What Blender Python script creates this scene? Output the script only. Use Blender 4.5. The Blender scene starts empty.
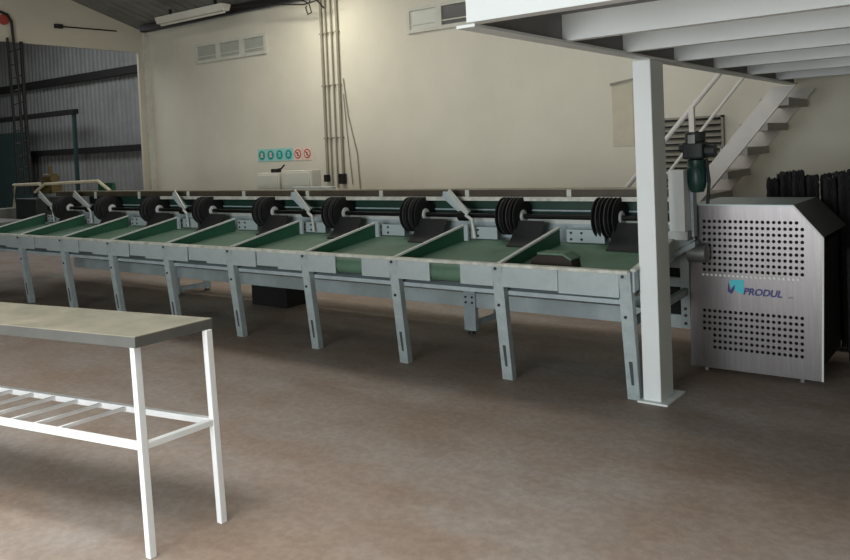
import bpy, math, random
from mathutils import Vector, Matrix
random.seed(7)
S = bpy.context.scene
COL = S.collection

# ------------------------------------------------------------------ camera
cd = bpy.data.cameras.new('camera'); cam = bpy.data.objects.new('camera', cd); COL.objects.link(cam)
cd.sensor_width = 36.0; cd.lens = 800.0 * 36.0 / 850.0; cd.shift_y = -105.0 / 850.0
cd.clip_start = 0.05; cd.clip_end = 200
rx, ux, bx_ = (0.79946, 0.59926, -0.04184), (0.01501, 0.04970, 0.99865), (0.60053, -0.79901, 0.03074)
cam.matrix_world = Matrix(((rx[0], ux[0], bx_[0], 0), (rx[1], ux[1], bx_[1], 0), (rx[2], ux[2], bx_[2], 1.7), (0, 0, 0, 1)))
S.camera = cam
S.view_settings.view_transform = 'Standard'; S.view_settings.look = 'None'
S.view_settings.gamma = 1.0; S.view_settings.use_curve_mapping = False
S.view_settings.exposure = 0.0

# ------------------------------------------------------------------ world and lights
w = bpy.data.worlds.new('world'); S.world = w; w.use_nodes = True
w.node_tree.nodes['Background'].inputs[0].default_value = (0.75, 0.85, 1.0, 1)
w.node_tree.nodes['Background'].inputs[1].default_value = 0.6

def area(name, loc, target, sx, sy, power, col=(1, 1, 1), spread=180):
    l = bpy.data.lights.new(name, 'AREA'); l.shape = 'RECTANGLE'; l.size = sx; l.size_y = sy
    l.energy = power; l.color = col; l.spread = math.radians(spread)
    o = bpy.data.objects.new(name, l); COL.objects.link(o); o.location = loc
    o.rotation_euler = (Vector(target) - Vector(loc)).to_track_quat('-Z', 'Y').to_euler()
    return o
DOOR_LIGHT = area('door_daylight', (-2.3, -4.85, 1.75), (-2.0, 6, 2.0), 5.0, 3.3, 540, (0.94, 0.98, 1.0))
SKY_REAR = area('rear_skylight_daylight', (-6.6, 6.3, 4.6), (-6.6, 6.3, 0), 8.0, 0.9, 98, (1.0, 0.96, 0.9))
SKY_FRONT = area('front_skylight_daylight', (-1.8, 0.35, 6.0), (-1.8, 0.35, 0), 13.0, 1.5, 275, (1.0, 0.97, 0.94), 74)
BAY_LIGHT = area('bay_fill_light', (-16, 7.0, 5.2), (-16, 7.4, 0), 5, 2, 135, (0.95, 0.97, 1.0))  # added fill lamp to brighten the bay, its roof has no opening

# ------------------------------------------------------------------ materials
def srgb(r, g, b):
    f = lambda c: (c / 255) / 12.92 if c / 255 <= 0.04045 else ((c / 255 + 0.055) / 1.055) ** 2.4
    return (f(r), f(g), f(b), 1)
def mat(name, col, rough=0.6, metal=0.0, var=0.12, scale=6.0, bump=0.0, col2=None, spec=0.4, stretch=None, detail=5, emit=0.0, alpha=None):
    m = bpy.data.materials.new(name); m.use_nodes = True; nt = m.node_tree; n = nt.nodes; L = nt.links
    b = n['Principled BSDF']; b.inputs['Roughness'].default_value = rough; b.inputs['Metallic'].default_value = metal
    b.inputs['Specular IOR Level'].default_value = spec
    tc = n.new('ShaderNodeTexCoord'); mp = n.new('ShaderNodeMapping'); L.new(tc.outputs['Object'], mp.inputs[0])
    if stretch: mp.inputs['Scale'].default_value = stretch
    no = n.new('ShaderNodeTexNoise'); no.inputs['Scale'].default_value = scale; no.inputs['Detail'].default_value = detail
    no.inputs['Roughness'].default_value = 0.62
    L.new(mp.outputs[0], no.inputs['Vector'])
    cr = n.new('ShaderNodeValToRGB'); cr.color_ramp.elements[0].position = 0.32; cr.color_ramp.elements[1].position = 0.68
    c = srgb(*col); d = srgb(*col2) if col2 else tuple(x * (1 - var * 2) for x in c[:3]) + (1,)
    cr.color_ramp.elements[0].color = d; cr.color_ramp.elements[1].color = c
    L.new(no.outputs['Fac'], cr.inputs[0]); L.new(cr.outputs[0], b.inputs['Base Color'])
    if bump:
        bm = n.new('ShaderNodeBump'); bm.inputs['Strength'].default_value = bump; bm.inputs['Distance'].default_value = 0.02
        L.new(no.outputs['Fac'], bm.inputs['Height']); L.new(bm.outputs[0], b.inputs['Normal'])
    if emit:
        b.inputs['Emission Color'].default_value = c; b.inputs['Emission Strength'].default_value = emit
    return m
M = {}
M['wall'] = mat('cream_plaster', (212, 208, 192), 0.9, var=0.05, scale=0.9, bump=0.08)
M['wall_end'] = mat('end_wall_plaster', (200, 194, 176), 0.9, var=0.05, scale=0.8, bump=0.05)
M['trim'] = mat('white_trim', (205, 205, 192), 0.7, var=0.08)
M['roof'] = mat('roof_sheet', (136, 138, 132), 0.6, metal=0.2, var=0.15, scale=1.5)
M['corr'] = mat('corrugated_sheet', (138, 140, 138), 0.6, metal=0.1, var=0.12, scale=2.0)
M['dark_steel'] = mat('dark_steel', (46, 44, 44), 0.6, metal=0.3)
M['mezz_white'] = mat('mezzanine_paint', (220, 226, 225), 0.55, var=0.03, scale=2.0)
M['deck'] = mat('deck_board', (132, 132, 134), 0.8, var=0.1)
M['paint'] = mat('machine_white_paint', (172, 184, 185), 0.5, var=0.10, scale=5, detail=8)
M['paint2'] = mat('machine_leg_paint', (170, 183, 184), 0.5, var=0.16, scale=9, detail=8)
M['frame_grey'] = mat('frame_grey_paint', (168, 182, 186), 0.55, var=0.12)
M['edge'] = mat('worn_rail_paint', (208, 210, 198), 0.45, var=0.2, scale=14)
M['belt'] = mat('green_belt', (92, 122, 100), 0.6, var=0.14, scale=3.5, col2=(74, 102, 84))
M['green'] = mat('dark_green_sheet', (38, 84, 62), 0.5, var=0.12)
M['green_dark'] = mat('guard_green', (28, 62, 50), 0.5, var=0.15)
M['alu'] = mat('aluminium_strip', (198, 202, 196), 0.5, metal=0.1, var=0.08)
M['rubber'] = mat('black_rubber', (24, 23, 25), 0.75, var=0.2)
M['rubber_grey'] = mat('worn_rubber', (27, 28, 29), 0.7, var=0.2)
M['rubber_edge'] = mat('disc_rim_rubber', (58, 57, 58), 0.7, var=0.2)
M['hub'] = mat('hub_metal', (222, 224, 222), 0.4, metal=0.1)
M['shaft'] = mat('black_shaft', (18, 18, 19), 0.45, metal=0.4)
M['rail_dark'] = mat('olive_rail', (74, 66, 54), 0.55, var=0.15)
M['rail_edge'] = mat('cream_rail_edge', (138, 132, 114), 0.5)
M['bolt'] = mat('bolt_steel', (62, 64, 66), 0.45, metal=0.6)
M['slot'] = mat('slot_shadow_steel', (74, 78, 80), 0.7)
M['white_leg'] = mat('table_white_paint', (238, 242, 243), 0.4, var=0.03)
M['tank_metal'] = mat('galvanised_top', (158, 153, 136), 0.5, metal=0.15, var=0.14, scale=4.5, col2=(126, 126, 110), detail=8)
M['tank_edge'] = mat('galvanised_edge', (118, 120, 116), 0.5, metal=0.5, var=0.1)
M['ss'] = mat('stainless_steel', (118, 115, 115), 0.34, metal=0.9, var=0.08, scale=5, stretch=(12, 12, .6))
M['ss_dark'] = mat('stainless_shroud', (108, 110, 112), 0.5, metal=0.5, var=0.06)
M['ss_top_refl'] = mat('stainless_top_reflection', (150, 164, 164), 0.45, metal=0.4, var=0.05)  # pale cyan reflection on the cabinet top put into the colour
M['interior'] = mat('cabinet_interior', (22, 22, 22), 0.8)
M['motor'] = mat('motor_green', (26, 60, 54), 0.4, var=0.1)
M['motor_dark'] = mat('gearbox_dark', (44, 50, 50), 0.45, metal=0.2)
M['steel'] = mat('bare_steel', (140, 142, 140), 0.4, metal=0.7)
M['stair'] = mat('stair_paint', (214, 210, 204), 0.6, var=0.05)
M['stair_tread'] = mat('tread_paint', (176, 172, 166), 0.65, var=0.08)
M['louver'] = mat('louver_slat', (150, 146, 134), 0.6, var=0.1)
M['louver_back'] = mat('louver_dark', (52, 50, 46), 0.8)
M['pipe'] = mat('conduit', (150, 144, 128), 0.5)
M['cable'] = mat('black_cable', (28, 28, 26), 0.6)
M['pane_pale'] = mat('pale_pane', (202, 204, 194), 0.4, var=.05)
M['pane'] = mat('frosted_pane', (172, 176, 166), 0.25, var=0.08, spec=0.6)
M['pane_dark'] = mat('grey_pane', (96, 96, 94), 0.3, var=0.1, spec=0.6)
M['box'] = mat('control_box_paint', (206, 202, 186), 0.5, var=0.04)
M['lamp_white'] = mat('lamp_housing', (214, 212, 200), 0.5, var=0.05)
M['lit'] = mat('lit_lamp', (255, 248, 230), 0.5, var=0.0, emit=6)
M['teal'] = mat('sign_teal', (30, 150, 140), 0.5, var=0.02)
M['teal_pale'] = mat('sign_pale_cyan', (150, 205, 200), 0.5, var=0.02)
M['sign_white'] = mat('sign_white', (225, 205, 190), 0.5, var=0.02)
M['sign_red'] = mat('sign_red', (178, 60, 50), 0.5, var=0.02)
M['sign_ink'] = mat('sign_ink', (52, 60, 52), 0.5, var=0.02)
M['logo_cyan'] = mat('logo_cyan', (52, 176, 190), 0.45, var=0.02)
M['logo_navy'] = mat('logo_navy', (34, 38, 108), 0.45, var=0.02)
M['logo_grey'] = mat('logo_grey', (120, 120, 128), 0.5, var=0.02)
M['teal_frame'] = mat('teal_frame_paint', (46, 70, 68), 0.6, var=0.15)
M['yellow'] = mat('mustard_paint', (92, 78, 44), 0.6, var=0.2)
M['cream_tube'] = mat('cream_tube', (205, 196, 168), 0.5)
M['brown'] = mat('brown_rubber', (52, 42, 36), 0.7, var=0.2)
M['red'] = mat('red_paint', (170, 70, 60), 0.6)
M['patch'] = mat('wall_patch', (198, 191, 171), 0.9, var=0.06)
M['pallet'] = mat('dark_box_card', (58, 52, 46), 0.8)

def floor_mat():
    m = bpy.data.materials.new('worn_concrete'); m.use_nodes = True; nt = m.node_tree; n = nt.nodes; L = nt.links
    b = n['Principled BSDF']; b.inputs['Roughness'].default_value = 0.62; b.inputs['Specular IOR Level'].default_value = 0.3
    tc = n.new('ShaderNodeTexCoord')
    def noise(scale, detail, stretch=(1, 1, 1), rough=0.6):
        mp = n.new('ShaderNodeMapping'); mp.inputs['Scale'].default_value = stretch; L.new(tc.outputs['Object'], mp.inputs[0])
        no = n.new('ShaderNodeTexNoise'); no.inputs['Scale'].default_value = scale; no.inputs['Detail'].default_value = detail
        no.inputs['Roughness'].default_value = rough; L.new(mp.outputs[0], no.inputs['Vector']); return no
    def ramp(src, p0, p1, c0, c1):
        r = n.new('ShaderNodeValToRGB'); r.color_ramp.elements[0].position = p0; r.color_ramp.elements[1].position = p1
        r.color_ramp.elements[0].color = c0; r.color_ramp.elements[1].color = c1; L.new(src, r.inputs[0]); return r
    def mix(fac, a, bb):
        x = n.new('ShaderNodeMix'); x.data_type = 'RGBA'
        L.new(fac, x.inputs[0]); L.new(a, x.inputs[6]); L.new(bb, x.inputs[7]); return x
    base = ramp(noise(0.7, 6, (1, 1.4, 1)).outputs['Fac'], 0.36, 0.66, srgb(146, 130, 116), srgb(156, 150, 144))
    brown = ramp(noise(2.2, 8, (.8, 1.6, 1)).outputs['Fac'], 0.42, 0.7, (0, 0, 0, 1), (1, 1, 1, 1))
    rgb = n.new('ShaderNodeRGB'); rgb.outputs[0].default_value = srgb(132, 110, 92)
    f1 = n.new('ShaderNodeMath'); f1.operation = 'MULTIPLY'; f1.inputs[1].default_value = 0.55; L.new(brown.outputs[0], f1.inputs[0])
    m1 = mix(f1.outputs[0], base.outputs[0], rgb.outputs[0])
    dust = ramp(noise(1.6, 9, (0.55, 2.2, 1), 0.68).outputs['Fac'], 0.6, 0.78, (0, 0, 0, 1), (1, 1, 1, 1))
    f2 = n.new('ShaderNodeMath'); f2.operation = 'MULTIPLY'; f2.inputs[1].default_value = 0.6; L.new(dust.outputs[0], f2.inputs[0])
    rgb2 = n.new('ShaderNodeRGB'); rgb2.outputs[0].default_value = srgb(186, 172, 158)
    m2 = mix(f2.outputs[0], m1.outputs[2], rgb2.outputs[0])
    speck = ramp(noise(22, 4).outputs['Fac'], 0.4, 0.62, srgb(205, 205, 205), srgb(255, 255, 255))
    mm = n.new('ShaderNodeMix'); mm.data_type = 'RGBA'; mm.blend_type = 'MULTIPLY'; mm.inputs[0].default_value = 0.4
    L.new(m2.outputs[2], mm.inputs[6]); L.new(speck.outputs[0], mm.inputs[7])
    L.new(mm.outputs[2], b.inputs['Base Color'])
    bm = n.new('ShaderNodeBump'); bm.inputs['Strength'].default_value = 0.12; bm.inputs['Distance'].default_value = 0.02
    L.new(speck.outputs[0], bm.inputs['Height']); L.new(bm.outputs[0], b.inputs['Normal'])
    return m
M['floor'] = floor_mat()

# ------------------------------------------------------------------ mesh building
WLOC = {}
class MB:
    def __init__(s): s.v = []; s.f = []
    def hexa(s, p):
        i = len(s.v); s.v += [tuple(q) for q in p]
        s.f += [(i, i+3, i+2, i+1), (i+4, i+5, i+6, i+7), (i, i+1, i+5, i+4), (i+1, i+2, i+6, i+5), (i+2, i+3, i+7, i+6), (i+3, i, i+4, i+7)]
        return s
    def box(s, x0, x1, y0, y1, z0, z1):
        return s.hexa([(x0, y0, z0), (x1, y0, z0), (x1, y1, z0), (x0, y1, z0), (x0, y0, z1), (x1, y0, z1), (x1, y1, z1), (x0, y1, z1)])
    def bar(s, a, b, wd, ht, up=(0, 0, 1)):
        a = Vector(a); b = Vector(b); d = (b - a).normalized(); u = Vector(up)
        if abs(d.dot(u)) > 0.99: u = Vector((1, 0, 0))
        sd = d.cross(u).normalized(); u = sd.cross(d).normalized()
        sd *= wd / 2; u *= ht / 2
        return s.hexa([a - sd - u, a + sd - u, b + sd - u, b - sd - u, a - sd + u, a + sd + u, b + sd + u, b - sd + u])
    def prism(s, poly, axis, t0, t1):
        def P(q, t): return {0: (t, q[0], q[1]), 1: (q[0], t, q[1]), 2: (q[0], q[1], t)}[axis]
        i = len(s.v); k = len(poly)
        s.v += [P(q, t0) for q in poly] + [P(q, t1) for q in poly]
        s.f += [tuple(range(i, i + k))[::-1], tuple(range(i + k, i + 2 * k))]
        s.f += [(i + j, i + (j + 1) % k, i + k + (j + 1) % k, i + k + j) for j in range(k)]
        return s
    def tube(s, pts, r, n=10, closed=False):
        pts = [Vector(p) for p in pts]; rings = []
        for j, p in enumerate(pts):
            if j == 0: d = pts[1] - p
            elif j == len(pts) - 1: d = p - pts[-2]
            else: d = (pts[j+1] - p).normalized() + (p - pts[j-1]).normalized()
            d.normalize(); u = Vector((0, 0, 1)) if abs(d.z) < 0.95 else Vector((1, 0, 0))
            a = d.cross(u).normalized(); b = a.cross(d).normalized()
            k = 1.0
            if 0 < j < len(pts) - 1:
                c = d.dot((p - pts[j-1]).normalized()); k = 1 / max(c, .5)
            i = len(s.v)
            s.v += [tuple(p + (a * math.cos(2*math.pi*q/n) + b * math.sin(2*math.pi*q/n)) * r * (k if False else 1)) for q in range(n)]
            rings.append(i)
        for a, b in zip(rings, rings[1:]):
            s.f += [(a + q, a + (q + 1) % n, b + (q + 1) % n, b + q) for q in range(n)]
        s.f += [tuple(range(rings[0], rings[0] + n))[::-1], tuple(range(rings[-1], rings[-1] + n))]
        return s
    def cyl(s, c, axis, r, h0, h1, n=24, r2=None):
        r2 = r if r2 is None else r2; i = len(s.v)
        for t, rr in ((h0, r), (h1, r2)):
            for q in range(n):
                a = 2 * math.pi * q / n; ca, sa = rr * math.cos(a), rr * math.sin(a)
                s.v.append({0: (t, c[0] + ca, c[1] + sa), 1: (c[0] + ca, t, c[1] + sa), 2: (c[0] + ca, c[1] + sa, t)}[axis])
        s.f += [(i + q, i + (q + 1) % n, i + n + (q + 1) % n, i + n + q) for q in range(n)]
        s.f += [tuple(range(i, i + n))[::-1], tuple(range(i + n, i + 2 * n))]
        return s
    def lathe(s, c, axis, prof, n=32):
        rings = []
        for t, r in prof:
            i = len(s.v); rings.append(i)
            for q in range(n):
                a = 2 * math.pi * q / n; ca, sa = r * math.cos(a), r * math.sin(a)
                s.v.append({0: (t, c[0] + ca, c[1] + sa), 1: (c[0] + ca, t, c[1] + sa), 2: (c[0] + ca, c[1] + sa, t)}[axis])
        for a, b in zip(rings, rings[1:]):
            s.f += [(a + q, a + (q + 1) % n, b + (q + 1) % n, b + q) for q in range(n)]
        s.f += [tuple(range(rings[0], rings[0] + n))[::-1], tuple(range(rings[-1], rings[-1] + n))]
        return s
    def quad(s, a, b, c, d):
        i = len(s.v); s.v += [a, b, c, d]; s.f.append((i, i+1, i+2, i+3)); return s
    def build(s, name, m, parent=None, bevel=0.0, smooth=False, base=False, origin=None):
        vs = [Vector(v) for v in s.v]
        lo = Vector([min(v[k] for v in vs) for k in range(3)]); hi = Vector([max(v[k] for v in vs) for k in range(3)])
        c = Vector(origin) if origin else Vector(((lo.x + hi.x) / 2, (lo.y + hi.y) / 2, lo.z))
        me = bpy.data.meshes.new(name); me.from_pydata([tuple(v - c) for v in vs], [], s.f)
        import bmesh
        b = bmesh.new(); b.from_mesh(me); bmesh.ops.recalc_face_normals(b, faces=b.faces); b.to_mesh(me); b.free()
        me.materials.append(M[m])
        o = bpy.data.objects.new(name, me); COL.objects.link(o)
        WLOC[o.name] = c
        if parent:
            o.parent = parent; o.location = c - WLOC[parent.name]
        else: o.location = c
        if bevel:
            bv = o.modifiers.new('bevel', 'BEVEL'); bv.width = bevel; bv.segments = 2; bv.limit_method = 'ANGLE'; bv.angle_limit = 0.6
        if smooth:
            for p in me.polygons: p.use_smooth = True
            try: me.set_sharp_from_angle(angle=0.7)
            except Exception: pass
        return o
def tag(o, label, cat, group=None, kind=None):
    o['label'] = label; o['category'] = cat
    if group: o['group'] = group
    if kind: o['kind'] = kind
    return o
def thing(name, loc, label, cat, group=None):
    o = bpy.data.objects.new(name, None); o.empty_display_size = 0.2; COL.objects.link(o); o.location = loc
    WLOC[o.name] = Vector(loc); return tag(o, label, cat, group)
def struct(name, mb, m, label=None, parent=None, bevel=0):
    o = mb.build(name, m, parent, bevel)
    if not parent:
        o['kind'] = 'structure'; o['label'] = label or name.replace('_', ' '); o['category'] = 'room'
    return o
def copy_thing(root, loc, label=None):
    r = root.copy(); COL.objects.link(r); r.location = loc; WLOC[r.name] = Vector(loc)
    if label: r['label'] = label
    for ch in list(root.children):
        c = ch.copy(); COL.objects.link(c); c.parent = r
        for g in ch.children:
            d = g.copy(); COL.objects.link(d); d.parent = c
    return r
def belt_text(body, size, mname, name, parent, x, y, z, shear=0.0, sx=1.0, bold=0.0):
    cu = bpy.data.curves.new(name, 'FONT'); cu.body = body; cu.size = size; cu.extrude = 0.001; cu.offset = bold; cu.shear = shear
    t = bpy.data.objects.new(name, cu); COL.objects.link(t); bpy.context.view_layer.update()
    me = bpy.data.meshes.new_from_object(t.evaluated_get(bpy.context.evaluated_depsgraph_get()))
    bpy.data.objects.remove(t); me.name = name
    me.materials.clear(); me.materials.append(M[mname])
    for v in me.vertices: v.co = (v.co.x * sx, -v.co.z, v.co.y)
    o = bpy.data.objects.new(name, me); COL.objects.link(o); o.parent = parent
    o.location = Vector((x, y, z)) - WLOC[parent.name]; WLOC[o.name] = Vector((x, y, z)); return o

# ------------------------------------------------------------------ room shell
WX, WY, RX, FY = -13.15, 9.0, 4.6, -5.0
RS = 0.30
def roof_z(y): return 4.11 + RS * (WY - y)
struct('floor', MB().box(-24, RX + .2, FY - .2, 10.6, -0.15, 0), 'floor', 'worn brown and grey concrete workshop floor')
struct('wall_back', MB().box(WX - .25, RX + .2, WY, WY + .2, 0, 4.12), 'wall', 'long cream plastered wall behind the sorting machine')
# left end wall with its large opening
mb = MB()
mb.prism([(WY, 3.74), (WY, 4.11), (FY, roof_z(FY)), (FY, 3.74)], 0, WX - .05, WX)
mb.box(WX - .05, WX, 8.79, WY, 0, 3.74)
mb.box(WX - .05, WX, FY, 1.5, 0, 3.74)
struct('wall_left', mb, 'wall_end', 'cream end wall with a wide opening into the next bay')
struct('trim_1', MB().box(WX - .02, WX + .07, WY - .11, WY, 0, 4.09), 'trim', 'pale corner trim at the end of the back wall')
struct('wall_right', MB().prism([(WY, 0), (WY, 4.11), (FY, roof_z(FY)), (FY, 0)], 0, RX, RX + .2), 'wall', 'right wall')
mb = MB(); mb.box(WX - .2, -4.9, FY - .2, FY, 0, 8.2); mb.box(.3, RX + .2, FY - .2, FY, 0, 8.2); mb.box(-4.9, .3, FY - .2, FY, 3.6, 8.2)
struct('wall_front', mb, 'wall', 'front wall with the wide loading door')
# corrugated roof
mb = MB(); n = 150; xs = [WX - .3 + (RX + .6 - WX) * i / n for i in range(n + 1)]
for i in range(n):
    z = 0.03 * (i % 2); z2 = 0.03 * ((i + 1) % 2)
    ya, yb = WY + .25, FY - .25
    mb.quad((xs[i], ya, roof_z(ya) + z + .12), (xs[i+1], ya, roof_z(ya) + z2 + .12), (xs[i+1], yb, roof_z(yb) + z2 + .12), (xs[i], yb, roof_z(yb) + z + .12))
struct('ceiling', mb, 'roof', 'dark corrugated sheet roof')
for k, y in enumerate((8.9, 7.2, 5.2, 3.2)):
    struct('trim_%d' % (k + 2), MB().box(WX, RX, y - .04, y + .04, roof_z(y) - .02, roof_z(y) + .11), 'dark_steel', 'dark roof purlin')
# next bay beyond the opening
mb = MB(); n = 244; x0 = -23.5; prof = [0, 0.02, 0.02, 0]
for i in range(n):
    a, b = x0 + (WX + 0.2 - x0) * i / n, x0 + (WX + .2 - x0) * (i + 1) / n
    da, db = prof[i % 4], prof[(i + 1) % 4]
    mb.quad((a, 10.25 - da, 0), (b, 10.25 - db, 0), (b, 10.25 - db, 5.6), (a, 10.25 - da, 5.6))
struct('wall_bay', mb, 'corr', 'grey corrugated sheet wall of the next bay')
struct('wall_bay_end', MB().box(-23.7, -23.5, 1, 10.4, 0, 5.7), 'corr', 'end wall of the next bay')
struct('wall_bay_side', MB().box(-23.7, WX - .2, .8, 1, 0, 5.7), 'corr', 'side wall of the next bay')
struct('wall_bay_return', MB().box(WX - .25, WX - .2, WY + .2, 10.3, 0, 5.6), 'corr', 'return wall of the next bay')
struct('ceiling_bay', MB().box(-23.7, WX - .2, .8, 10.4, 5.6, 5.7), 'roof', 'roof of the next bay')
for k, (z, h) in enumerate(((3.71, .17), (2.02, .14))):
    struct('trim_%d' % (k + 6), MB().box(-23.4, WX - .2, 10.08, 10.2, z - h / 2, z + h / 2), 'dark_steel', 'dark steel girt on the corrugated wall')
fr = thing('door_frame', (-18.8, 9.68, 0), 'teal and dark steel door frame in front of the corrugated wall', 'frame')
MB().box(-23.3, -16.95, 9.62, 9.74, 2.84, 2.95).build('crossbar', 'dark_steel', fr)
MB().box(-17.08, -17.00, 9.65, 9.71, 0, 2.84).build('post', 'teal_frame', fr)
MB().box(-23.0, -19.1, 9.66, 9.70, 0, 2.55).build('panel', 'teal_frame', fr)

# windows high on the wall
def window(idx, label, panes, z0, z1, mats):
    root = MB()
    xs0, xs1 = panes[0][0] - .05, panes[-1][1] + .05
    y = WY - .035
    root.box(xs0, xs1, y, WY, z0 - .05, z0); root.box(xs0, xs1, y, WY, z1, z1 + .05)
    cuts = [xs0] + [v for p in panes for v in p] + [xs1]
    for a, b in zip(cuts[0::2], cuts[1::2]): root.box(a, b, y, WY, z0, z1)
    o = struct('window_%d' % idx, root, 'trim', label)
    for p, mm in zip(panes, mats):
        MB().box(p[0], p[1], WY - .014, WY - .002, z0, z1).build('pane', mm, o)
        MB().box(p[0], p[1], WY - .024, WY - .014, z0 + .055, z0 + .072).build('glazing_bar', 'trim', o)
    return o
window(1, 'three pane white framed vent window high on the back wall', [(-11.66, -11.14), (-11.05, -10.53), (-10.42, -9.93)], 3.44, 3.68, ['pane', 'pane', 'pane'])
window(2, 'two pane vent window beside the mezzanine edge', [(-6.90, -6.45), (-6.35, -5.83)], 3.40, 3.66, ['pane_pale', 'pane_dark'])

# ------------------------------------------------------------------ ceiling lamps
lf = thing('ceiling_light', (-11.1, 8.5, 4.07), 'long pale fluorescent fitting hung under the roof near the left corner', 'lamp')
MB().prism([(8.39, 4.19), (8.43, 4.08), (8.55, 4.08), (8.59, 4.19)], 0, -12.02, -10.23).build('housing', 'lamp_white', lf, .006)
MB().cyl((8.49, 4.063), 0, .02, -11.97, -10.28, 12).build('tube', 'lamp_white', lf, smooth=True)
for x in (-11.7, -10.5): MB().box(x - .02, x + .02, 8.47, 8.51, 4.19, 4.30).build('hanger', 'dark_steel', lf)
ll = thing('ceiling_light', (-8.37, 7.97, 4.26), 'lit lamp under the roof above the wall conduits', 'lamp')
MB().prism([(7.83, 4.36), (7.90, 4.27), (8.06, 4.27), (8.13, 4.36)], 0, -8.83, -7.86).build('housing', 'lamp_white', ll)
MB().cyl((7.98, 4.25), 0, .024, -8.78, -7.91, 12).build('tube', 'lit', ll, smooth=True)
LAMP = area('fluorescent_glow', (-8.35, 7.98, 4.21), (-8.35, 8.4, 0), .9, .15, 26, (1.0, .94, .8))
LAMP.parent = ll; LAMP.location = Vector((-8.35, 7.98, 4.21)) - WLOC[ll.name]

# ------------------------------------------------------------------ things fixed on the wall
kinds = ['teal safety sign with round white pictogram, leftmost in the row on the wall',
         'teal safety sign second from the left in the wall row', 'pale cyan safety sign third from the left in the wall row',
         'pale cyan safety sign fourth from the left in the wall row', 'white prohibition sign with red ring, fifth from the left',
         'white prohibition sign with red ring at the right end of the row']
for k in range(6):
    x0 = -10.217 + k * .2107; xc = x0 + .0995; zc = 1.728
    t = thing('safety_sign', (xc, WY - .01, 1.626), kinds[k], 'sign', 'safety signs in a row on the wall')
    MB().box(x0, x0 + .199, WY - .008, WY - .001, 1.626, 1.831).build('plate', 'teal_pale' if k < 4 else 'sign_white', t)
    MB().cyl((xc, zc), 1, .075, WY - .011, WY - .007, 24).build('roundel', 'teal' if k < 4 else 'sign_red', t)
    if k < 4:
        MB().cyl((xc, zc + .02), 1, .026, WY - .0135, WY - .010, 16).prism([(xc - .035, zc - .035), (xc + .035, zc - .035), (xc + .02, zc + .004), (xc - .02, zc + .004)], 1, WY - .0135, WY - .010).build('pictogram', 'sign_white' if k < 2 else 'teal_pale', t)
    else:
        MB().cyl((xc, zc), 1, .057, WY - .013, WY - .010, 24).build('inner_disc', 'sign_white', t)
        MB().bar((xc - .036, WY - .0145, zc + .036), (xc + .036, WY - .0145, zc - .036), .003, .016, up=(1, 0, 1)).build('bar', 'sign_red', t)
        MB().box(xc - .012, xc + .012, WY - .0143, WY - .012, zc - .03, zc + .03).build('pictogram', 'sign_ink', t)

px = [(-8.617, 4.07, 1.38), (-8.525, 4.09, 1.19), (-8.412, 4.09, 1.19), (-8.292, 4.09, 1.36)]
cl = ['leftmost grey conduit of the four running down the wall, ending in a black plug', 'thin grey conduit second from the left on the wall',
      'grey conduit third from the left on the wall', 'rightmost grey conduit on the wall, ending in a black socket box']
for k, (x, zt, zb) in enumerate(px):
    t = thing('wall_conduit', (x, WY - .03, zb), cl[k], 'pipe', 'conduits down the back wall')
    MB().tube([(x, WY - .03, zb), (x, WY - .03, zt)], .021 if k in (0, 3) else .013, 10).build('pipe', 'pipe', t, smooth=True)
    for z in (1.95, 2.75, 3.55): MB().box(x - .03, x + .03, WY - .055, WY - .002, z - .012, z + .012).build('clip', 'pipe', t)
    if k == 0: MB().box(x - .035, x + .035, WY - .09, WY - .005, 1.28, 1.39).build('plug', 'cable', t, .01)
    if k == 3: MB().box(x - .05, x + .05, WY - .10, WY - .005, 1.245, 1.40).build('socket_box', 'cable', t, .01)
tag(MB().tube([(-8.22, WY - .02, 2.84), (-8.15, WY - .02, 2.27), (-8.0, WY - .02, 1.7), (-7.97, WY - .02, 1.13)], .008, 8).build('cable', 'pipe', smooth=True), 'thin grey cable slanting down the wall right of the conduits', 'cable')
tag(MB().tube([(-8.23, WY - .02, 2.61), (-8.19, WY - .02, 2.04), (-8.12, WY - .02, 1.24)], .007, 8).build('cable', 'pipe', smooth=True), 'thin short cable hanging closest to the conduits', 'cable')
# loose cables under the roof
tag(MB().tube([(-10.5, 8.6, 4.16), (-9.45, 8.55, 4.07), (-8.6, 8.6, 3.955), (-8.3, 8.66, 4.0)], .012, 8).build('cable', 'cable', smooth=True), 'black cable sagging along the roof edge to the conduits', 'cable')
tag(MB().tube([(-9.0, 7.97, 4.38), (-8.68, 8.43, 4.07), (-8.57, 8.68, 3.98), (-8.54, 8.70, 3.84), (-8.62, 8.70, 3.82), (-8.66, 8.70, 3.93), (-8.54, 8.68, 4.02), (-8.09, 8.3, 4.29)], .011, 8).build('cable', 'cable', smooth=True), 'black cable looped in a knot at the head of the conduits', 'cable')
tag(MB().tube([(-8.37, 8.80, 3.89), (-8.47, 8.78, 4.0), (-8.52, 8.5, 4.22)], .012, 8).build('cable', 'cable', smooth=True), 'short black cable rising steeply from the cable knot', 'cable')

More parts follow.
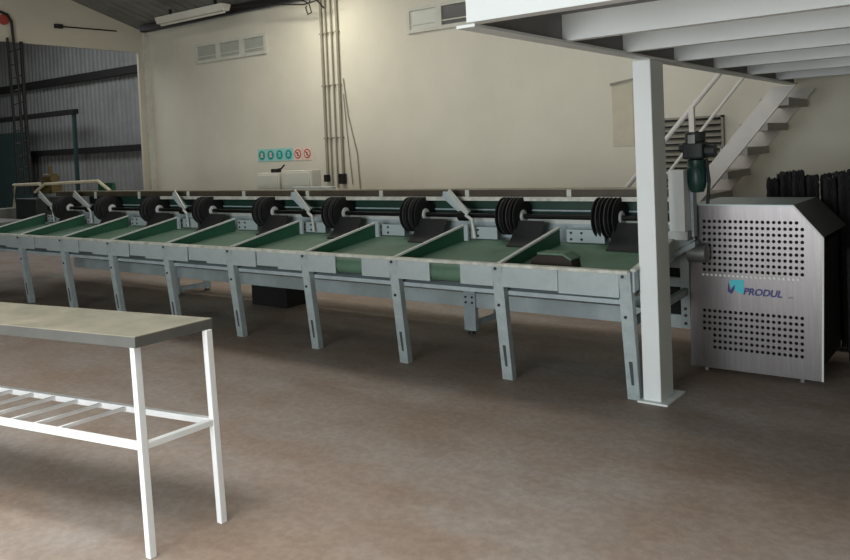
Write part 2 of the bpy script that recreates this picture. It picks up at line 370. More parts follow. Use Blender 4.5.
lv = thing('louver_vent', (-3.0, WY, .9), 'dark slatted louver vent on the wall behind the stair rail', 'vent')
MB().box(-3.36, -2.654, WY - .02, WY - .004, .9, 1.928).build('back_panel', 'louver_back', lv)
mb = MB()
for k in range(15):
    z = .92 + k * .067
    mb.hexa([(-3.36, WY - .075, z), (-2.654, WY - .075, z), (-2.654, WY - .02, z + .035), (-3.36, WY - .02, z + .035), (-3.36, WY - .075, z + .012), (-2.654, WY - .075, z + .012), (-2.654, WY - .02, z + .047), (-3.36, WY - .02, z + .047)])
mb.build('slats', 'louver', lv)
mb = MB(); mb.box(-3.39, -3.36, WY - .06, WY - .004, .88, 1.95).box(-2.654, -2.63, WY - .06, WY - .004, .88, 1.95).box(-3.39, -2.63, WY - .06, WY - .004, 1.928, 1.95)
mb.build('frame', 'louver', lv)
cv = thing('cover_plate', (-3.8, WY, 1.65), 'cream cover panel patched onto the wall left of the white post', 'panel')
MB().box(-3.93, -3.668, WY - .008, WY - .001, 1.65, 2.38).build('plate', 'patch', cv, .004)
MB().bar((-3.94, WY - .015, 2.39), (-3.645, WY - .015, 2.43), .028, .025).build('top_flashing', 'pipe', cv)

# pipes and fittings on the left end wall
hx = WX + .05
tb = thing('cable_riser', (hx, 6.45, 1.25), 'dark cable riser with bent pipe hanging in front of the wide opening', 'pipe')
MB().tube([(hx, 5.7, 4.205), (hx, 6.29, 4.205), (hx, 6.40, 4.17), (hx, 6.46, 4.07), (hx, 6.52, 3.07), (hx, 6.54, 1.25)], .022, 10).build('bent_pipe', 'dark_steel', tb, smooth=True)
MB().tube([(hx, 6.38, 3.8), (hx, 6.41, 2.6), (hx, 6.42, 1.25)], .02, 8).build('cable', 'cable', tb, smooth=True)
MB().tube([(hx, 6.60, 3.75), (hx, 6.60, 2.7), (hx, 6.64, 1.25)], .03, 8).build('cable', 'cable', tb, smooth=True)
for k in range(11): MB().bar((hx, 6.40, 1.42 + k * .215), (hx, 6.62, 1.5 + k * .215), .012, .02).build('cable_tie', 'cable', tb)
tr = thing('tie_rod', (WX + .03, 7.86, 4.08), 'thin dark tie rod fixed across the end wall above the opening', 'rod')
MB().tube([(WX + .03, 7.29, 4.07), (WX + .03, 8.35, 4.09)], .012, 8).build('rod', 'dark_steel', tr)
MB().box(WX, WX + .06, 7.2, 7.33, 4.035, 4.105).build('anchor', 'dark_steel', tr)
tag(MB().cyl((6.36, 4.09), 0, .085, WX + .001, WX + .02, 20).build('hose_sign', 'red'), 'small red round fitting on the end wall at the far left', 'sign')

# ------------------------------------------------------------------ mezzanine
mz = thing('mezzanine', (1.2, 5.3, 0), 'white steel mezzanine floor overhead carried by a square post', 'mezzanine')
def channel(y, z0, z1, x0, x1, fl=.055, t=.008):
    return MB().prism([(y, z0), (y + fl, z0), (y + fl, z0 + t), (y + t, z0 + t), (y + t, z1 - t), (y + fl, z1 - t), (y + fl, z1), (y, z1)], 0, x0, x1)
MB().prism([(2.86, 2.235), (2.94, 2.235), (2.94, 2.243), (2.868, 2.243), (2.868, 2.60), (2.94, 2.60), (2.94, 2.61), (2.86, 2.61)], 0, -1.895, RX - .02).build('fascia_beam', 'mezz_white', mz)
for y in (3.77, 4.55, 5.42, 6.29, 7.22, 8.2):
    channel(y, 2.235, 2.37, -1.94, RX - .02).build('joist', 'mezz_white', mz)
MB().box(-1.94, RX - .02, 2.94, WY - .02, 2.37, 2.41).build('deck', 'deck', mz)
MB().box(-1.975, -1.88, 2.90, WY - .03, 2.222, 2.235).build('girder_flange', 'mezz_white', mz)
MB().box(-1.915, -1.907, 2.95, WY - .03, 2.235, 2.37).build('girder_web', 'deck', mz)
post = MB().box(-2.025, -1.905, 4.97, 5.20, 0, 2.222).build('post', 'mezz_white', mz, .006)
MB().box(-2.05, -1.85, 4.93, 5.27, 0, .012).build('base_plate', 'mezz_white', post)

# ------------------------------------------------------------------ stairs
sl = 1.195
st = thing('staircase', (-2.8, 8.45, 0), 'steep white open staircase rising to the mezzanine', 'stairs')
def stringer(y0, y1):
    up = lambda z: -1.878 - (2.176 - z) / sl
    lo = lambda z: -1.704 - (2.143 - z) / sl
    return MB().prism([(up(0), 0), (lo(0), 0), (lo(2.16), 2.16), (up(2.16), 2.16)], 1, y0, y1)
stringer(8.00, 8.03).build('stringer', 'stair', st)
stringer(8.85, 8.88).build('stringer', 'stair', st)
for k in range(1, 10):
    z = 2.055 - .229 * (9 - k); xc = -1.80 - (2.16 - z) / sl
    MB().box(xc - .13, xc + .13, 8.03, 8.85, z - .075, z).build('tread', 'stair_tread', st, .004)
HR = lambda z: -2.388 - (2.316 - z) / 1.115
MR = lambda z: -2.215 - (2.203 - z) / 1.19
MB().tube([(HR(z), 8.015, z) for z in (2.55, 1.7, .45)], .025, 10).build('handrail', 'stair', st, smooth=True)
MB().tube([(MR(z), 8.015, z) for z in (2.35, 1.7, .45)], .016, 10).build('mid_rail', 'stair', st, smooth=True)
for x in (-2.66, -3.6):
    zt = 2.316 - (-2.388 - x) * 1.115; zl = 2.176 - (-1.878 - x) * sl
    MB().box(x - .025, x + .025, 7.99, 8.04, max(zl - .1, 0), zt).build('baluster', 'stair', st)

# ------------------------------------------------------------------ sorting machine
mc = thing('sorting_machine', (-6.0, 5.5, 0), 'long white and green sorting machine with nine belt lanes and black disc rollers', 'machine')
LEGX = [-2.105, -3.07, -4.035, -5.03, -6.03, -7.03, -8.04, -9.03, -10.03]
X0, X1 = -11.4, -2.06
FYm = 4.88                      # front face of the apron
def bz(y): return 0.80 + (y - 4.93) * 0.155    # belt surface
# legs: flanged channel leaning in towards the foot
for k, x in enumerate(LEGX + [-11.03]):
    dy = .10
    mb = MB()
    def slab(xa, xb, ya, yb, zt=.862):
        mb.hexa([(xa, ya + dy, 0), (xb, ya + dy, 0), (xb, yb + dy, 0), (xa, yb + dy, 0), (xa, ya, zt), (xb, ya, zt), (xb, yb, zt), (xa, yb, zt)])
    slab(x - .025, x + .06, FYm - .016, FYm - .006); slab(x - .025, x - .017, FYm - .006, FYm + .04); slab(x + .052, x + .06, FYm - .006, FYm + .04)
    lg = mb.build('leg', 'paint2', mc)
    f = lambda z: FYm - .018 + dy * (1 - z / .862)
    mb = MB(); mb.hexa([(x + .01, f(.10) , .10), (x + .028, f(.10), .10), (x + .028, f(.10) + .004, .10), (x + .01, f(.10) + .004, .10), (x + .004, f(.26), .26), (x + .03, f(.26), .26), (x + .03, f(.26) + .004, .26), (x + .004, f(.26) + .004, .26)])
    mb.build('slot', 'slot', lg)
    for z in (.56, .83): MB().cyl((x + .008, z), 1, .011, f(z) - .006, f(z) + .004, 10).build('bolt', 'bolt', lg)
# front rail (worn white strip on top of the apron)
MB().box(X0, X1, FYm - .02, FYm + .035, .845, .868).build('front_rail', 'edge', mc, .004)
# apron plates per lane: left plate, narrow middle, right plate
for k in range(9):
    xr, xl = (LEGX[k] - .02), (LEGX[k + 1] if k < 8 else -11.03) + .055
    w_ = xr - xl
    mid = 'green' if k in (1, 2) else 'paint'
    if k == 0:
        MB().box(xl, xl + w_ * .5, FYm - .006, FYm + .004, .70, .845).build('apron_plate', 'paint', mc)
        MB().box(xl + w_ * .5 + .008, xr, FYm - .012, FYm - .002, .69, .845).build('apron_plate', 'paint', mc)
    else:
        a, b = xl + w_ * .36, xl + w_ * .68
        MB().box(xl, a, FYm - .006, FYm + .004, .70, .845).build('apron_plate', 'paint', mc)
        MB().box(b, xr, FYm - .006, FYm + .004, .70, .845).build('apron_plate', 'paint', mc)
        if mid == 'green':
            MB().cyl((FYm + .075, .765), 0, .068, a - .02, b + .02, 20).build('belt_drum', 'belt', mc, smooth=True)
        else:
            MB().box(a + .008, b - .008, FYm + .004, FYm + .012, .715, .845).build('cover_plate', 'paint', mc)
            MB().box(a + .008, b - .008, FYm - .004, FYm + .004, .705, .716).build('cover_lip', 'slot', mc)
# lanes: belts, dividers, backplates
YB = 5.72
for k in range(9):
    xr, xl = LEGX[k] - .006, (LEGX[k + 1] if k < 8 else -11.03) + .006
    MB().hexa([(xl, 4.93, bz(4.93) - .05), (xr, 4.93, bz(4.93) - .05), (xr, YB, bz(YB) - .05), (xl, YB, bz(YB) - .05),
               (xl, 4.93, bz(4.93)), (xr, 4.93, bz(4.93)), (xr, YB, bz(YB)), (xl, YB, bz(YB))]).build('lane_belt', 'belt', mc)
    MB().hexa([(xl, 4.95, .63), (xr, 4.95, .63), (xr, YB, .78), (xl, YB, .78), (xl, 4.95, .66), (xr, 4.95, .66), (xr, YB, .81), (xl, YB, .81)]).build('lane_pan', 'frame_grey', mc)
    # backplate with bolts at the head of the lane
    bp = MB().box(xl + .15, xl + .47, YB - .012, YB - .002, bz(YB) + .005, bz(YB) + .105).build('back_plate', 'paint', mc)
    for dx in (.19, .28):
        for dz in (.03, .08): MB().cyl((xl + dx, bz(YB) + dz), 1, .010, YB - .02, YB - .012, 10).build('bolt', 'bolt', bp)
for k, x in enumerate(LEGX + [-11.03]):
    xa = x + .03; xb = x + (0.03 if k == 0 else .11 if k == 1 else .17)
    y0, y1 = 4.90, 5.66
    ht = .10 if k else .10
    z0, z1 = bz(y0), bz(y1)
    if k == 0:
        dv = MB().hexa([(xa + .03, y0, z0 - .07), (xa + .045, y0, z0 - .07), (xa + .045, y1, z1 - .07), (xa + .03, y1, z1 - .07), (xa + .03, y0, .862), (xa + .045, y0, .862), (xa + .045, y1, z1 + .07), (xa + .03, y1, z1 + .07)]).build('end_side_panel', 'frame_grey', mc)
        MB().bar((xa + .037, y0, .868), (xa + .037, y1, z1 + .078), .035, .016).build('edge_strip', 'edge', dv)
        continue
    dv = MB().hexa([(xa, y0, z0 - .03), (xa + .012, y0, z0 - .03), (xb + .012, y1, z1 - .03), (xb, y1, z1 - .03), (xa, y0, .862), (xa + .012, y0, .862), (xb + .012, y1, z1 + .128), (xb, y1, z1 + .128)]).build('divider', 'green', mc)
    MB().bar((xa + .006, y0 - .02, .868), (xb + .006, y1, z1 + .134), .03, .014).build('edge_strip', 'alu', dv)
    if k in (2, 4, 6, 3): MB().box(xb - .02, xb + .05, y1 - .012, y1 + .012, z1 - .0, z1 + .14).build('end_bracket', 'paint', dv)
# dark curved rubber deflector right of every disc group, discs, shaft
SHY, SHZ = 5.78, 1.12
HUB = [-2.488, -3.348, -4.362, -5.344, -6.358, -7.374, -8.385, -9.391, -10.404]
MB().cyl((SHY, SHZ), 0, .021, -10.9, -1.95, 14).build('shaft', 'shaft', mc, smooth=True)
for k, hxx in enumerate(HUB):
    nd = 6; last = None
    hb = MB().cyl((SHY, SHZ), 0, .055, hxx - .185, hxx + .012, 20).build('hub', 'hub', mc, smooth=True)
    for d in range(nd):
        xx = hxx - .18 + d * .034
        MB().lathe((SHY, SHZ), 0, [(xx, .128), (xx + .004, .158), (xx + .012, .158), (xx + .016, .128)], 40).build('disc', 'rubber' if d == nd - 1 else 'rubber_edge' if d % 2 else 'rubber', hb)
    MB().lathe((SHY, SHZ), 0, [(hxx - .005, .026), (hxx + .014, .046), (hxx + .018, .046), (hxx + .018, .03)], 24).build('collar', 'hub', hb)
    # deflector flap
    mb = MB(); N = 8; pts = []
    for q in range(N + 1):
        t = q / N; y = 5.70 - .17 * t; z = bz(y) + .012 + .16 * (1 - t) ** 2
        pts.append((y, z))
    poly = pts + [(y, z - .008) for y, z in reversed(pts)]
    xe = min(hxx + .32, (LEGX[k] - .03))
    mb.prism(poly, 0, hxx - .02, xe)
    mb.build('deflector_flap', 'rubber_grey', mc)
# back rails and guards
mb = MB().box(-10.9, -2.03, 5.86, 5.95, 1.275, 1.335); mb.build('top_rail', 'rail_dark', mc)
MB().box(-10.9, -2.03, 5.855, 5.955, 1.335, 1.345).build('rail_cap', 'rail_edge', mc)
MB().box(-8.4, -2.03, 5.80, 5.83, 1.245, 1.278).build('front_bar', 'edge', mc)
MB().box(-10.2, -2.03, 5.95, 5.965, 1.10, 1.275).build('guard_panel', 'green_dark', mc)
MB().box(-10.2, -2.03, 5.935, 5.95, 1.150, 1.162).build('guard_strip', 'frame_grey', mc)
MB().box(-10.6, -2.03, 5.84, 5.86, .93, 1.095).build('back_channel', 'frame_grey', mc)
MB().box(-10.6, -2.03, 5.83, 5.845, 1.06, 1.095).build('channel_lip', 'alu', mc)
for x in [-2.95 - .99 * k for k in range(8)]:
    MB().box(x - .02, x + .02, 5.845, 5.858, 1.245, 1.335).build('rail_clip', 'edge', mc)
# main conveyor: belt bed, beams, legs
MB().box(-10.9, -2.03, 5.97, 6.55, 1.06, 1.10).build('main_belt', 'green_dark', mc)
MB().box(-10.9, -2.03, 5.90, 6.60, .74, .93).build('main_bed', 'frame_grey', mc)
MB().box(-10.9, -2.03, 6.07, 6.11, .245, .375).build('main_beam', 'paint', mc)
MB().box(-10.9, -2.03, 6.52, 6.56, .245, .375).build('main_beam', 'paint', mc)
MB().box(-10.9, -2.03, 6.0, 6.10, .50, .56).build('lower_channel', 'frame_grey', mc)
for x in (-4.10, -8.55):
    lg = MB().box(x - .063, x + .063, 6.045, 6.10, .03, .74).build('main_leg', 'frame_grey', mc, .004)
    MB().cyl((x, 6.075), 2, .035, 0, .03, 14).build('foot', 'bolt', lg)
    for dx in (-.035, .035):
        for z in (.29, .34): MB().cyl((x + dx, z), 1, .011, 6.038, 6.046, 10).build('bolt', 'bolt', lg)
    lg = MB().box(x - .05, x + .05, 6.53, 6.58, .03, .74).build('main_leg', 'frame_grey', mc, .004)
    MB().cyl((x, 6.555), 2, .03, 0, .03, 14).build('foot', 'bolt', lg)
    MB().bar((x + .03, 6.09, .09), (x + .03, 6.54, .09), .04, .05).build('floor_strut', 'frame_grey', mc)
    MB().bar((x + .25, 5.0, .64), (x + .02, 6.05, .56), .03, .035).build('diagonal_brace', 'frame_grey', mc)
for k in range(8):
    x = LEGX[k] - .5
    MB().bar((x - .1, 5.0, .64), (x + .25, 6.0, .60), .03, .03).build('diagonal_brace', 'slot', mc)
MB().bar((LEGX[0] + .03, 5.0, .52), (-2.03, 6.05, .58), .035, .05).build('side_strut', 'frame_grey', mc)
# arms holding the shaft
for x, L in ((-4.12, .25), (-6.05, .27), (-8.06, .27), (-10.26, .46), (-11.18, .44)):
    e = x + L
    ar = MB().hexa([(x - .03, 5.76, 1.275), (x + .05, 5.76, 1.275), (e + .03, 5.70, 1.13), (e - .04, 5.70, 1.13), (x - .03, 5.775, 1.33), (x + .05, 5.775, 1.33), (e + .05, 5.715, 1.165), (e - .02, 5.715, 1.165)]).build('arm', 'frame_grey', mc, .003)
    MB().bar((x + .055, 5.74, 1.335), (e + .04, 5.68, 1.14), .012, .05).build('arm_flange', 'alu', ar)
    MB().cyl((SHY - .06, SHZ), 0, .045, e - .07, e + .01, 16).build('bearing', 'shaft', ar, smooth=True)
    MB().tube([(e + .02, 5.68, 1.13), (e + .09, 5.67, 1.09), (e + .11, 5.67, .94)], .014, 8).build('arm_foot', 'alu', ar, smooth=True)
# right hand end: frame plate, chute, drive column, gear motor
ef = MB().box(-2.078, -2.008, 5.88, 5.92, .30, .90).build('end_plate', 'paint', mc, .004)
for z in (.33, .39, .44): MB().cyl((-2.043, z), 1, .012, 5.872, 5.88, 10).build('bolt', 'bolt', ef)
MB().box(-2.30, -2.055, 5.885, 5.91, .31, .39).build('end_crossbar', 'paint', mc)
MB().box(-2.30, -2.055, 5.885, 5.91, .60, .67).build('end_crossbar', 'frame_grey', mc)
MB().box(-2.30, -2.055, 5.92, 5.93, .31, .85).build('end_back_panel', 'interior', mc)
MB().hexa([(-2.2, 5.55, .76), (-1.90, 5.70, .93), (-1.90, 5.80, .93), (-2.2, 5.80, .76), (-2.2, 5.55, .79), (-1.90, 5.70, .97), (-1.90, 5.80, .97), (-2.2, 5.80, .79)]).build('chute_plate', 'frame_grey', mc)
MB().bar((-2.16, 5.56, .82), (-1.93, 5.74, 1.01), .02, .075).build('chute_side', 'paint', mc)
MB().lathe((5.745, .88), 0, [(-1.965, .05), (-1.96, .062), (-1.83, .066), (-1.825, .05)], 24).build('end_roller', 'steel', mc, smooth=True)
MB().box(-2.12, -1.92, 5.62, 5.76, .98, 1.05).build('drive_base', 'steel', mc, .004)
MB().box(-2.035, -1.925, 5.58, 5.70, 1.05, 1.485).build('drive_column', 'mezz_white', mc, .004)
MB().box(-1.945, -1.905, 5.71, 5.79, 1.0, 1.40).build('drive_bracket', 'frame_grey', mc, .004)
mb = MB()
for q in range(15): mb.box(-2.085, -2.060, 5.60, 5.625, 1.05 + q * .028, 1.068 + q * .028)
mb.build('drive_chain', 'bolt', mc)
gm = MB().lathe((-1.87, 5.70), 2, [(1.56, .045), (1.55, .062), (1.50, .062), (1.49, .068), (1.40, .068), (1.36, .06), (1.325, .045), (1.32, .02)], 20).build('gear_motor', 'motor', mc, smooth=True)
mb = MB()
for q in range(12):
    a = q * math.pi / 6; mb.bar((-1.87 + .066 * math.cos(a), 5.70 + .066 * math.sin(a), 1.39), (-1.87 + .066 * math.cos(a), 5.70 + .066 * math.sin(a), 1.49), .008, .014, up=(math.cos(a), math.sin(a), 0))
mb.build('cooling_fins', 'motor', gm)
MB().box(-1.945, -1.80, 5.62, 5.78, 1.56, 1.68).build('gearbox', 'motor_dark', gm, .015)
MB().cyl((-1.872, 5.70), 2, .07, 1.68, 1.75, 20).build('gearbox_cap', 'motor_dark', gm, .008)
MB().box(-1.895, -1.845, 5.605, 5.622, 1.67, 1.73).build('name_plate', 'steel', gm)
MB().cyl((5.70, 1.615), 0, .045, -1.80, -1.735, 16).build('output_flange', 'motor_dark', gm)
MB().cyl((5.70, 1.64), 0, .03, -1.985, -1.945, 16).build('flange', 'motor_dark', gm)
MB().tube([(-1.80, 5.70, 1.56), (-1.785, 5.70, 1.40), (-1.80, 5.70, 1.24)], .012, 8).build('motor_cable', 'cable', gm, smooth=True)
# left hand end: guard tubes, infeed body, green panel
MB().tube([(-11.55, 5.9, 1.33), (-11.26, 5.9, 1.446), (-9.88, 5.9, 1.475), (-9.61, 5.9, 1.345)], .022, 10).build('guard_tube', 'cream_tube', mc, smooth=True)
MB().tube([(-12.4, 6.0, 1.08), (-12.37, 6.0, 1.434), (-11.59, 6.0, 1.443)], .028, 10).build('guard_tube', 'cream_tube', mc, smooth=True)
MB().box(-10.3, -9.95, 6.14, 6.20, 1.30, 1.44).build('cover_panel', 'green', mc, .01)
MB().box(-11.95, -11.35, 5.80, 6.5, .74, 1.24).build('infeed_housing', 'motor_dark', mc, .01)
MB().box(-13.6, -11.4, 4.90, 5.66, .84, .96).build('infeed_table', 'tank_edge', mc, .02)
MB().box(-12.7, -12.5, 5.66, 6.5, .80, 1.08).build('infeed_side', 'tank_edge', mc, .01)
for x in (-13.4, -12.2):
    MB().box(x - .04, x + .04, 5.2, 5.28, 0, .84).build('infeed_leg', 'paint2', mc)
mb = MB()
mb.cyl((6.1, 1.52), 0, .07, -11.6, -11.35, 16).box(-11.65, -11.3, 6.02, 6.18, 1.30, 1.45).cyl((-11.48, 6.1), 2, .03, 1.58, 1.70, 10)
mb.build('feed_motor', 'yellow', mc)
# control boxes standing behind the rail
cb = MB().box(-7.20, -6.82, 6.30, 6.45, 1.10, 1.515).build('control_box', 'box', mc, .006)
MB().box(-7.18, -6.84, 6.285, 6.30, 1.14, 1.49).build('box_door', 'box', cb, .004)
MB().box(-6.99, -6.90, 6.33, 6.42, 1.515, 1.56).build('handle_block', 'cable', cb, .01)
MB().tube([(-6.92, 6.37, 1.55), (-6.85, 6.37, 1.56), (-6.80, 6.37, 1.60)], .010, 8).build('lever', 'cable', cb)
cb = MB().box(-6.78, -6.30, 6.30, 6.45, 1.10, 1.535).build('control_box', 'box', mc, .006)
MB().box(-6.75, -6.33, 6.285, 6.30, 1.14, 1.51).build('box_door', 'box', cb, .004)
MB().box(-6.35, -5.75, 6.02, 6.10, 1.335, 1.365).build('bright_strip', 'alu', mc)

rs = thing('rubber_sleeve', (-2.70, 5.1, .822), 'dark brown rubber hump with a green rim lying on the end lane belt', 'sleeve')
hump = [(-2.87, .825), (-2.86, .885), (-2.80, .925), (-2.60, .925), (-2.54, .89), (-2.53, .825)]
MB().prism(hump, 1, 5.03, 5.17).build('body', 'brown', rs, .006)
MB().prism([(-2.80, .925), (-2.60, .925), (-2.54, .89), (-2.535, .90), (-2.597, .937), (-2.803, .937)], 1, 5.02, 5.18).build('rim', 'belt', rs)

# boxes standing on the floor under and behind the machine
tag(MB().box(-7.2, -6.62, 6.14, 6.5, 0, .24).build('storage_box', 'interior', bevel=.01), 'black box on the floor under the machine', 'box')

# ------------------------------------------------------------------ stainless cabinet with perforated face
cbx = thing('stainless_cabinet', (-1.52, 6.2, 0), 'stainless steel drive cabinet with perforated front and blue lettering', 'cabinet')
CY = 5.83
sk = lambda x, z: x - .026 * (1.2 - z)
hp, vp = .0365, .044
def cabface():
    mb = MB(); T = []
    XL, XR = -1.968, -1.085; ZT, ZB = 1.217, .035
    def poly(pts): 
        i = len(mb.v); mb.v += [(sk(x, z), CY, z) for x, z in pts]; mb.f.append(tuple(range(i, i + len(pts))))
    nx = 19
    hx0 = -1.885; hx1 = hx0 + nx * hp
    rows_u = 9; zu1 = 1.125; zu0 = zu1 - rows_u * vp
    rows_l = 7; zl1 = .475; zl0 = zl1 - rows_l * vp
    diag = lambda x: 1.217 - (x + 1.268) * (1.217 - 1.006) / (-1.085 + 1.268)
    # solid surround
    poly([(XL, ZB), (XR, ZB), (XR, zl0), (XL, zl0)])
    poly([(XL, zl1), (XR, zl1), (XR, zu0), (XL, zu0)])
    for a, b in ((zl0, zl1), (zu0, zu1)):
        poly([(XL, a), (hx0, a), (hx0, b), (XL, b)])
    poly([(hx1, zl0), (XR, zl0), (XR, zl1), (hx1, zl1)])
    poly([(hx1, zu0), (XR, zu0), (XR, 1.006), (hx1, diag(hx1) if diag(hx1) < zu1 else zu1), ] + ([] if diag(hx1) < zu1 else []))
    if diag(hx1) > zu1:
        pass
    xd = -1.268 + (1.217 - zu1) * (-1.085 + 1.268) / (1.217 - 1.006)
    poly([(XL, zu1), (min(xd, hx1), zu1), (-1.268, ZT), (XL, ZT)])
    if xd > hx1:
        poly([(hx1, zu1), (xd, zu1), (XR, 1.006), ])
    def cell(x0, x1, z0, z1, hole):
        if not hole: poly([(x0, z0), (x1, z0), (x1, z1), (x0, z1)]); return
        cx, cz = (x0 + x1) / 2, (z0 + z1) / 2; r = .0125
        outer = [(x1, cz), (x1, z1), (cx, z1), (x0, z1), (x0, cz), (x0, z0), (cx, z0), (x1, z0)]
        inner = [(cx + r * math.cos(q * math.pi / 4), cz + r * math.sin(q * math.pi / 4)) for q in range(8)]
        for q in range(8):
            poly([outer[q], outer[(q + 1) % 8], inner[(q + 1) % 8], inner[q]])
    for c in range(nx):
        x0, x1 = hx0 + c * hp, hx0 + (c + 1) * hp
        for r in range(rows_u):
            z0 = zu0 + r * vp; z1 = z0 + vp
            if diag(x1) < z1:
                # clip the cell on the sloping corner
                pts = [(x0, z0), (x1, z0), (x1, min(z1, diag(x1))), (x0, min(z1, diag(x0)))]
                if diag(x0) > z1:
                    xm = -1.268 + (1.217 - z1) * (-1.085 + 1.268) / (1.217 - 1.006); pts = [(x0, z0), (x1, z0), (x1, diag(x1)), (xm, z1), (x0, z1)]
                poly(pts)
            else:
                cell(x0, x1, z0, z1, diag(x1) - z1 > .02)
        for r in range(rows_l):
            z0 = zl0 + r * vp; cell(x0, x1, z0, z0 + vp, not (c < 2 and r < 3))
    return mb
fp = cabface().build('front_panel', 'ss', cbx)
so = fp.modifiers.new('solid', 'SOLIDIFY'); so.thickness = .004; so.offset = 0
wd = MB()
for c in range(22): wd.cyl((sk(-1.875 + c * .0305, .715), .715), 1, .009, CY - .006, CY + .001, 10)
wd.build('lit_hole_dots', 'alu', fp)  # pale dots stand in for light passing through a row of holes
# body: left side, top, sloped shoulder, back, floor, dark inside
BYc = 6.55
def P3(x, z, y): return (sk(x, z), y, z)
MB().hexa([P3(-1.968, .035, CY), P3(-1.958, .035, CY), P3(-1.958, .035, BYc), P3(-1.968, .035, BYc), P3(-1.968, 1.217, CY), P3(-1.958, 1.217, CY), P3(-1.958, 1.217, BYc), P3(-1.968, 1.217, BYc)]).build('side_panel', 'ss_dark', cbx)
MB().hexa([P3(-1.968, 1.217, CY - .012), P3(-1.266, 1.217, CY - .012), P3(-1.266, 1.217, BYc), P3(-1.968, 1.217, BYc), P3(-1.968, 1.226, CY - .012), P3(-1.266, 1.226, CY - .012), P3(-1.266, 1.226, BYc), P3(-1.968, 1.226, BYc)]).build('top_panel', 'ss_top_refl', cbx)
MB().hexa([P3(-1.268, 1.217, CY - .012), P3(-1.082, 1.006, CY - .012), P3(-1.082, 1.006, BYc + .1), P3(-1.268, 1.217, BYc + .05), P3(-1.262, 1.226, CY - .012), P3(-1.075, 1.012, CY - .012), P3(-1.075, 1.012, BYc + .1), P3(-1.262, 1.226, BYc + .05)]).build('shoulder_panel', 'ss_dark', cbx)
MB().bar(P3(-1.081, .035, CY - .003), P3(-1.081, 1.006, CY - .003), .012, .010, up=(0, 1, 0)).bar(P3(-1.081, 1.006, CY - .008), P3(-1.266, 1.222, CY - .008), .010, .012, up=(0, 1, 0)).build('edge_fold', 'alu', cbx)
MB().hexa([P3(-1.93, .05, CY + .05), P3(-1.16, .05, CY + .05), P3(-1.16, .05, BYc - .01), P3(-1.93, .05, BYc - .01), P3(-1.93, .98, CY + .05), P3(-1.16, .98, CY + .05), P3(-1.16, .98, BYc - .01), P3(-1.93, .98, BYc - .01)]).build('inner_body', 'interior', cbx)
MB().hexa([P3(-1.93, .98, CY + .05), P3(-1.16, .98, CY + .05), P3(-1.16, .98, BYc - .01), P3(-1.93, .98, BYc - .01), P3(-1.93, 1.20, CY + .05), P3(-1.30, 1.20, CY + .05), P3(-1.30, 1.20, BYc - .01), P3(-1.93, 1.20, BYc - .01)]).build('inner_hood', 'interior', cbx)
MB().box(-1.15, -1.12, CY + .03, BYc, .12, .95).build('side_curtain', 'rubber', cbx)
for x in (-1.90, -1.25): MB().cyl((x, CY + .06), 2, .02, 0, .06, 12).build('foot', 'steel', cbx)
for x in (-1.90, -1.25): MB().cyl((x, BYc - .06), 2, .02, 0, .06, 12).build('foot', 'steel', cbx)
# maker's mark and lettering
MB().prism([(-1.70, .688), (-1.605, .692), (-1.605, .59), (-1.65, .60), (-1.70, .645)], 1, CY - .005, CY - .0025).build('logo_square', 'logo_cyan', fp)
MB().prism([(-1.712, .665), (-1.700, .612), (-1.665, .655), (-1.668, .625), (-1.69, .588), (-1.716, .60)], 1, CY - .008, CY - .005).build('logo_arrow', 'logo_navy', fp)
belt_text('PRODUL', .066, 'logo_navy', 'lettering', fp, -1.612, CY - .005, .590, .25, 1.0, .0022).rotation_euler = (0, .02, 0)
belt_text('srl', .026, 'logo_grey', 'small_lettering', fp, -1.315, CY - .005, .580, 0, 1.1)

# ------------------------------------------------------------------ black brush rollers standing behind the cabinet
def brush(name, x, y, h, label, r=.042):
    t = thing(name, (x, y, 0), label, 'brush roller', 'black brush rollers standing behind the cabinet')
    mb = MB(); n = 26; rings = []; nz = 40
    for j in range(nz + 1):
        z = .06 + (h - .06) * j / nz; i = len(mb.v); rings.append(i)
        for q in range(n):
            a = 2 * math.pi * q / n; rr = r * (1.12 if (q + j) % 2 else .86) * random.uniform(.94, 1.06)
            mb.v.append((x + rr * math.cos(a), y + rr * math.sin(a), z + (random.uniform(-.015, .02) if j == nz else 0)))
    for a, b in zip(rings, rings[1:]):
        mb.f += [(a + q, a + (q + 1) % n, b + (q + 1) % n, b + q) for q in range(n)]
    mb.f += [tuple(range(rings[0], rings[0] + n))[::-1], tuple(range(rings[-1], rings[-1] + n))]
    mb.build('bristles', 'rubber', t)
    MB().cyl((x, y), 2, .016, 0, h - .01, 10).build('core', 'shaft', t)
    return t
ords = ['first', 'second', 'third', 'fourth', 'fifth', 'sixth', 'seventh', 'eighth', 'ninth', 'tenth', 'eleventh', 'twelfth']
for k in range(11):
    x = -1.645 + .098 * k + (.03 if k > 3 else 0)
    brush('brush_roller', x, 6.88 + (.02 if k % 2 else -.01), 1.37 + (-.02, .025, .035, 0, -.015, .02, .04, .03, .04, .02, .03)[k], 'black upright brush roller in the front row behind the cabinet, %s from the stairs' % ords[k])
for k in range(10):
    x = -1.60 + .098 * k + (.03 if k > 2 else 0)
    brush('brush_roller', x, 7.02 + (.015 if k % 2 else 0), 1.37 + (.01, .03, -.01, .0, .02, .03, .02, .035, .02, .03)[k], 'black upright brush roller in the rear row behind the cabinet, %s from the stairs' % ords[k])
for k in range(4):
    brush('brush_roller', -.99 + .097 * k, 6.36 + .03 * (k % 2), (.88, .93, .9, .95)[k], 'short black brush roller standing beside the cabinet right side, %s from the cabinet' % ords[k])

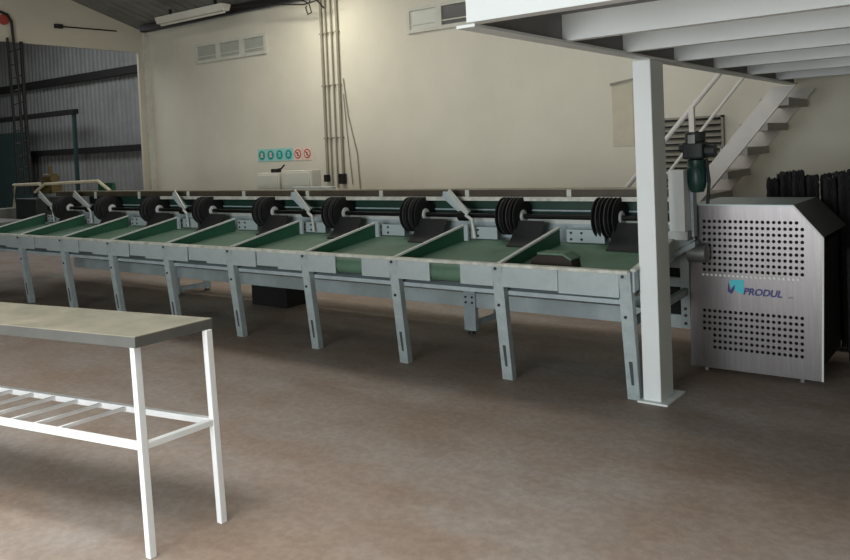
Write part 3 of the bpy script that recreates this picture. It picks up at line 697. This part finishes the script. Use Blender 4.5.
# ------------------------------------------------------------------ front work table
tb = thing('work_table', (-3.9, 2.1, 0), 'metal topped work table with white tubular legs and slatted lower shelf', 'table')
ZT = .955
fr_, br_ = Vector((-3.06, 1.957, 0)), Vector((-3.072, 2.375, 0))
dl = Vector((-.985, -.172, 0)).normalized(); Lt = 2.3
fl_, bl_ = fr_ + dl * Lt, br_ + dl * Lt
drop = .0
def q4(z0, z1, e=0):
    c = (fr_ + br_ + fl_ + bl_) / 4
    ps = [p + (p - c).normalized() * e for p in (fl_, fr_, br_, bl_)]
    return [Vector((p.x, p.y, z0)) for p in ps] + [Vector((p.x, p.y, z1)) for p in ps]
MB().hexa(q4(ZT - .006, ZT)).build('table_top', 'tank_metal', tb, .002)
def strip(a, b, z0, z1, t=.01):
    d = (b - a).normalized(); nrm = Vector((d.y, -d.x, 0)) * t
    return MB().hexa([(a.x, a.y, z0), (b.x, b.y, z0), (b.x - nrm.x, b.y - nrm.y, z0), (a.x - nrm.x, a.y - nrm.y, z0), (a.x, a.y, z1), (b.x, b.y, z1), (b.x - nrm.x, b.y - nrm.y, z1), (a.x - nrm.x, a.y - nrm.y, z1)])
for a, b in ((fl_, fr_), (fr_, br_), (br_, bl_), (bl_, fl_)):
    strip(a, b, ZT - .05, ZT - .004).build('top_lip', 'tank_edge', tb)
LEGS = {}
for nm, top, bot in (('fr', fr_ + Vector((-.034, .02, 0)), Vector((-3.035, 1.965, 0))), ('br', br_ + Vector((-.005, -.03, 0)), Vector((-3.035, 2.345, 0))),
                     ('fl', fl_ + Vector((.03, .02, 0)), fl_ + Vector((.02, .02, 0))), ('bl', bl_ + Vector((.03, -.03, 0)), bl_ + Vector((.02, -.03, 0)))):
    s = .017
    LEGS[nm] = (top, bot)
    MB().hexa([(bot.x - s, bot.y - s, 0), (bot.x + s, bot.y - s, 0), (bot.x + s, bot.y + s, 0), (bot.x - s, bot.y + s, 0),
               (top.x - s, top.y - s, ZT - .05), (top.x + s, top.y - s, ZT - .05), (top.x + s, top.y + s, ZT - .05), (top.x - s, top.y + s, ZT - .05)]).build('leg', 'white_leg', tb, .003)
def lp(nm, z):
    t, b = LEGS[nm]; k = z / (ZT - .05); p = b + (t - b) * k; return Vector((p.x, p.y, z))
zs = .475
for a, b in (('fl', 'fr'), ('bl', 'br'), ('fr', 'br'), ('fl', 'bl')):
    MB().bar(lp(a, zs), lp(b, zs), .03, .03).build('shelf_rail', 'white_leg', tb, .003)
A, B, C_, D = lp('fr', zs), lp('fl', zs), lp('br', zs), lp('bl', zs)
for k in range(1, 16):
    t = .17 + .075 * k
    if t > .97: break
    p, q = A + (B - A) * t, C_ + (D - C_) * t
    MB().bar(p + Vector((0, 0, .004)), q + Vector((0, 0, .004)), .016, .016).build('shelf_slat', 'white_leg', tb)
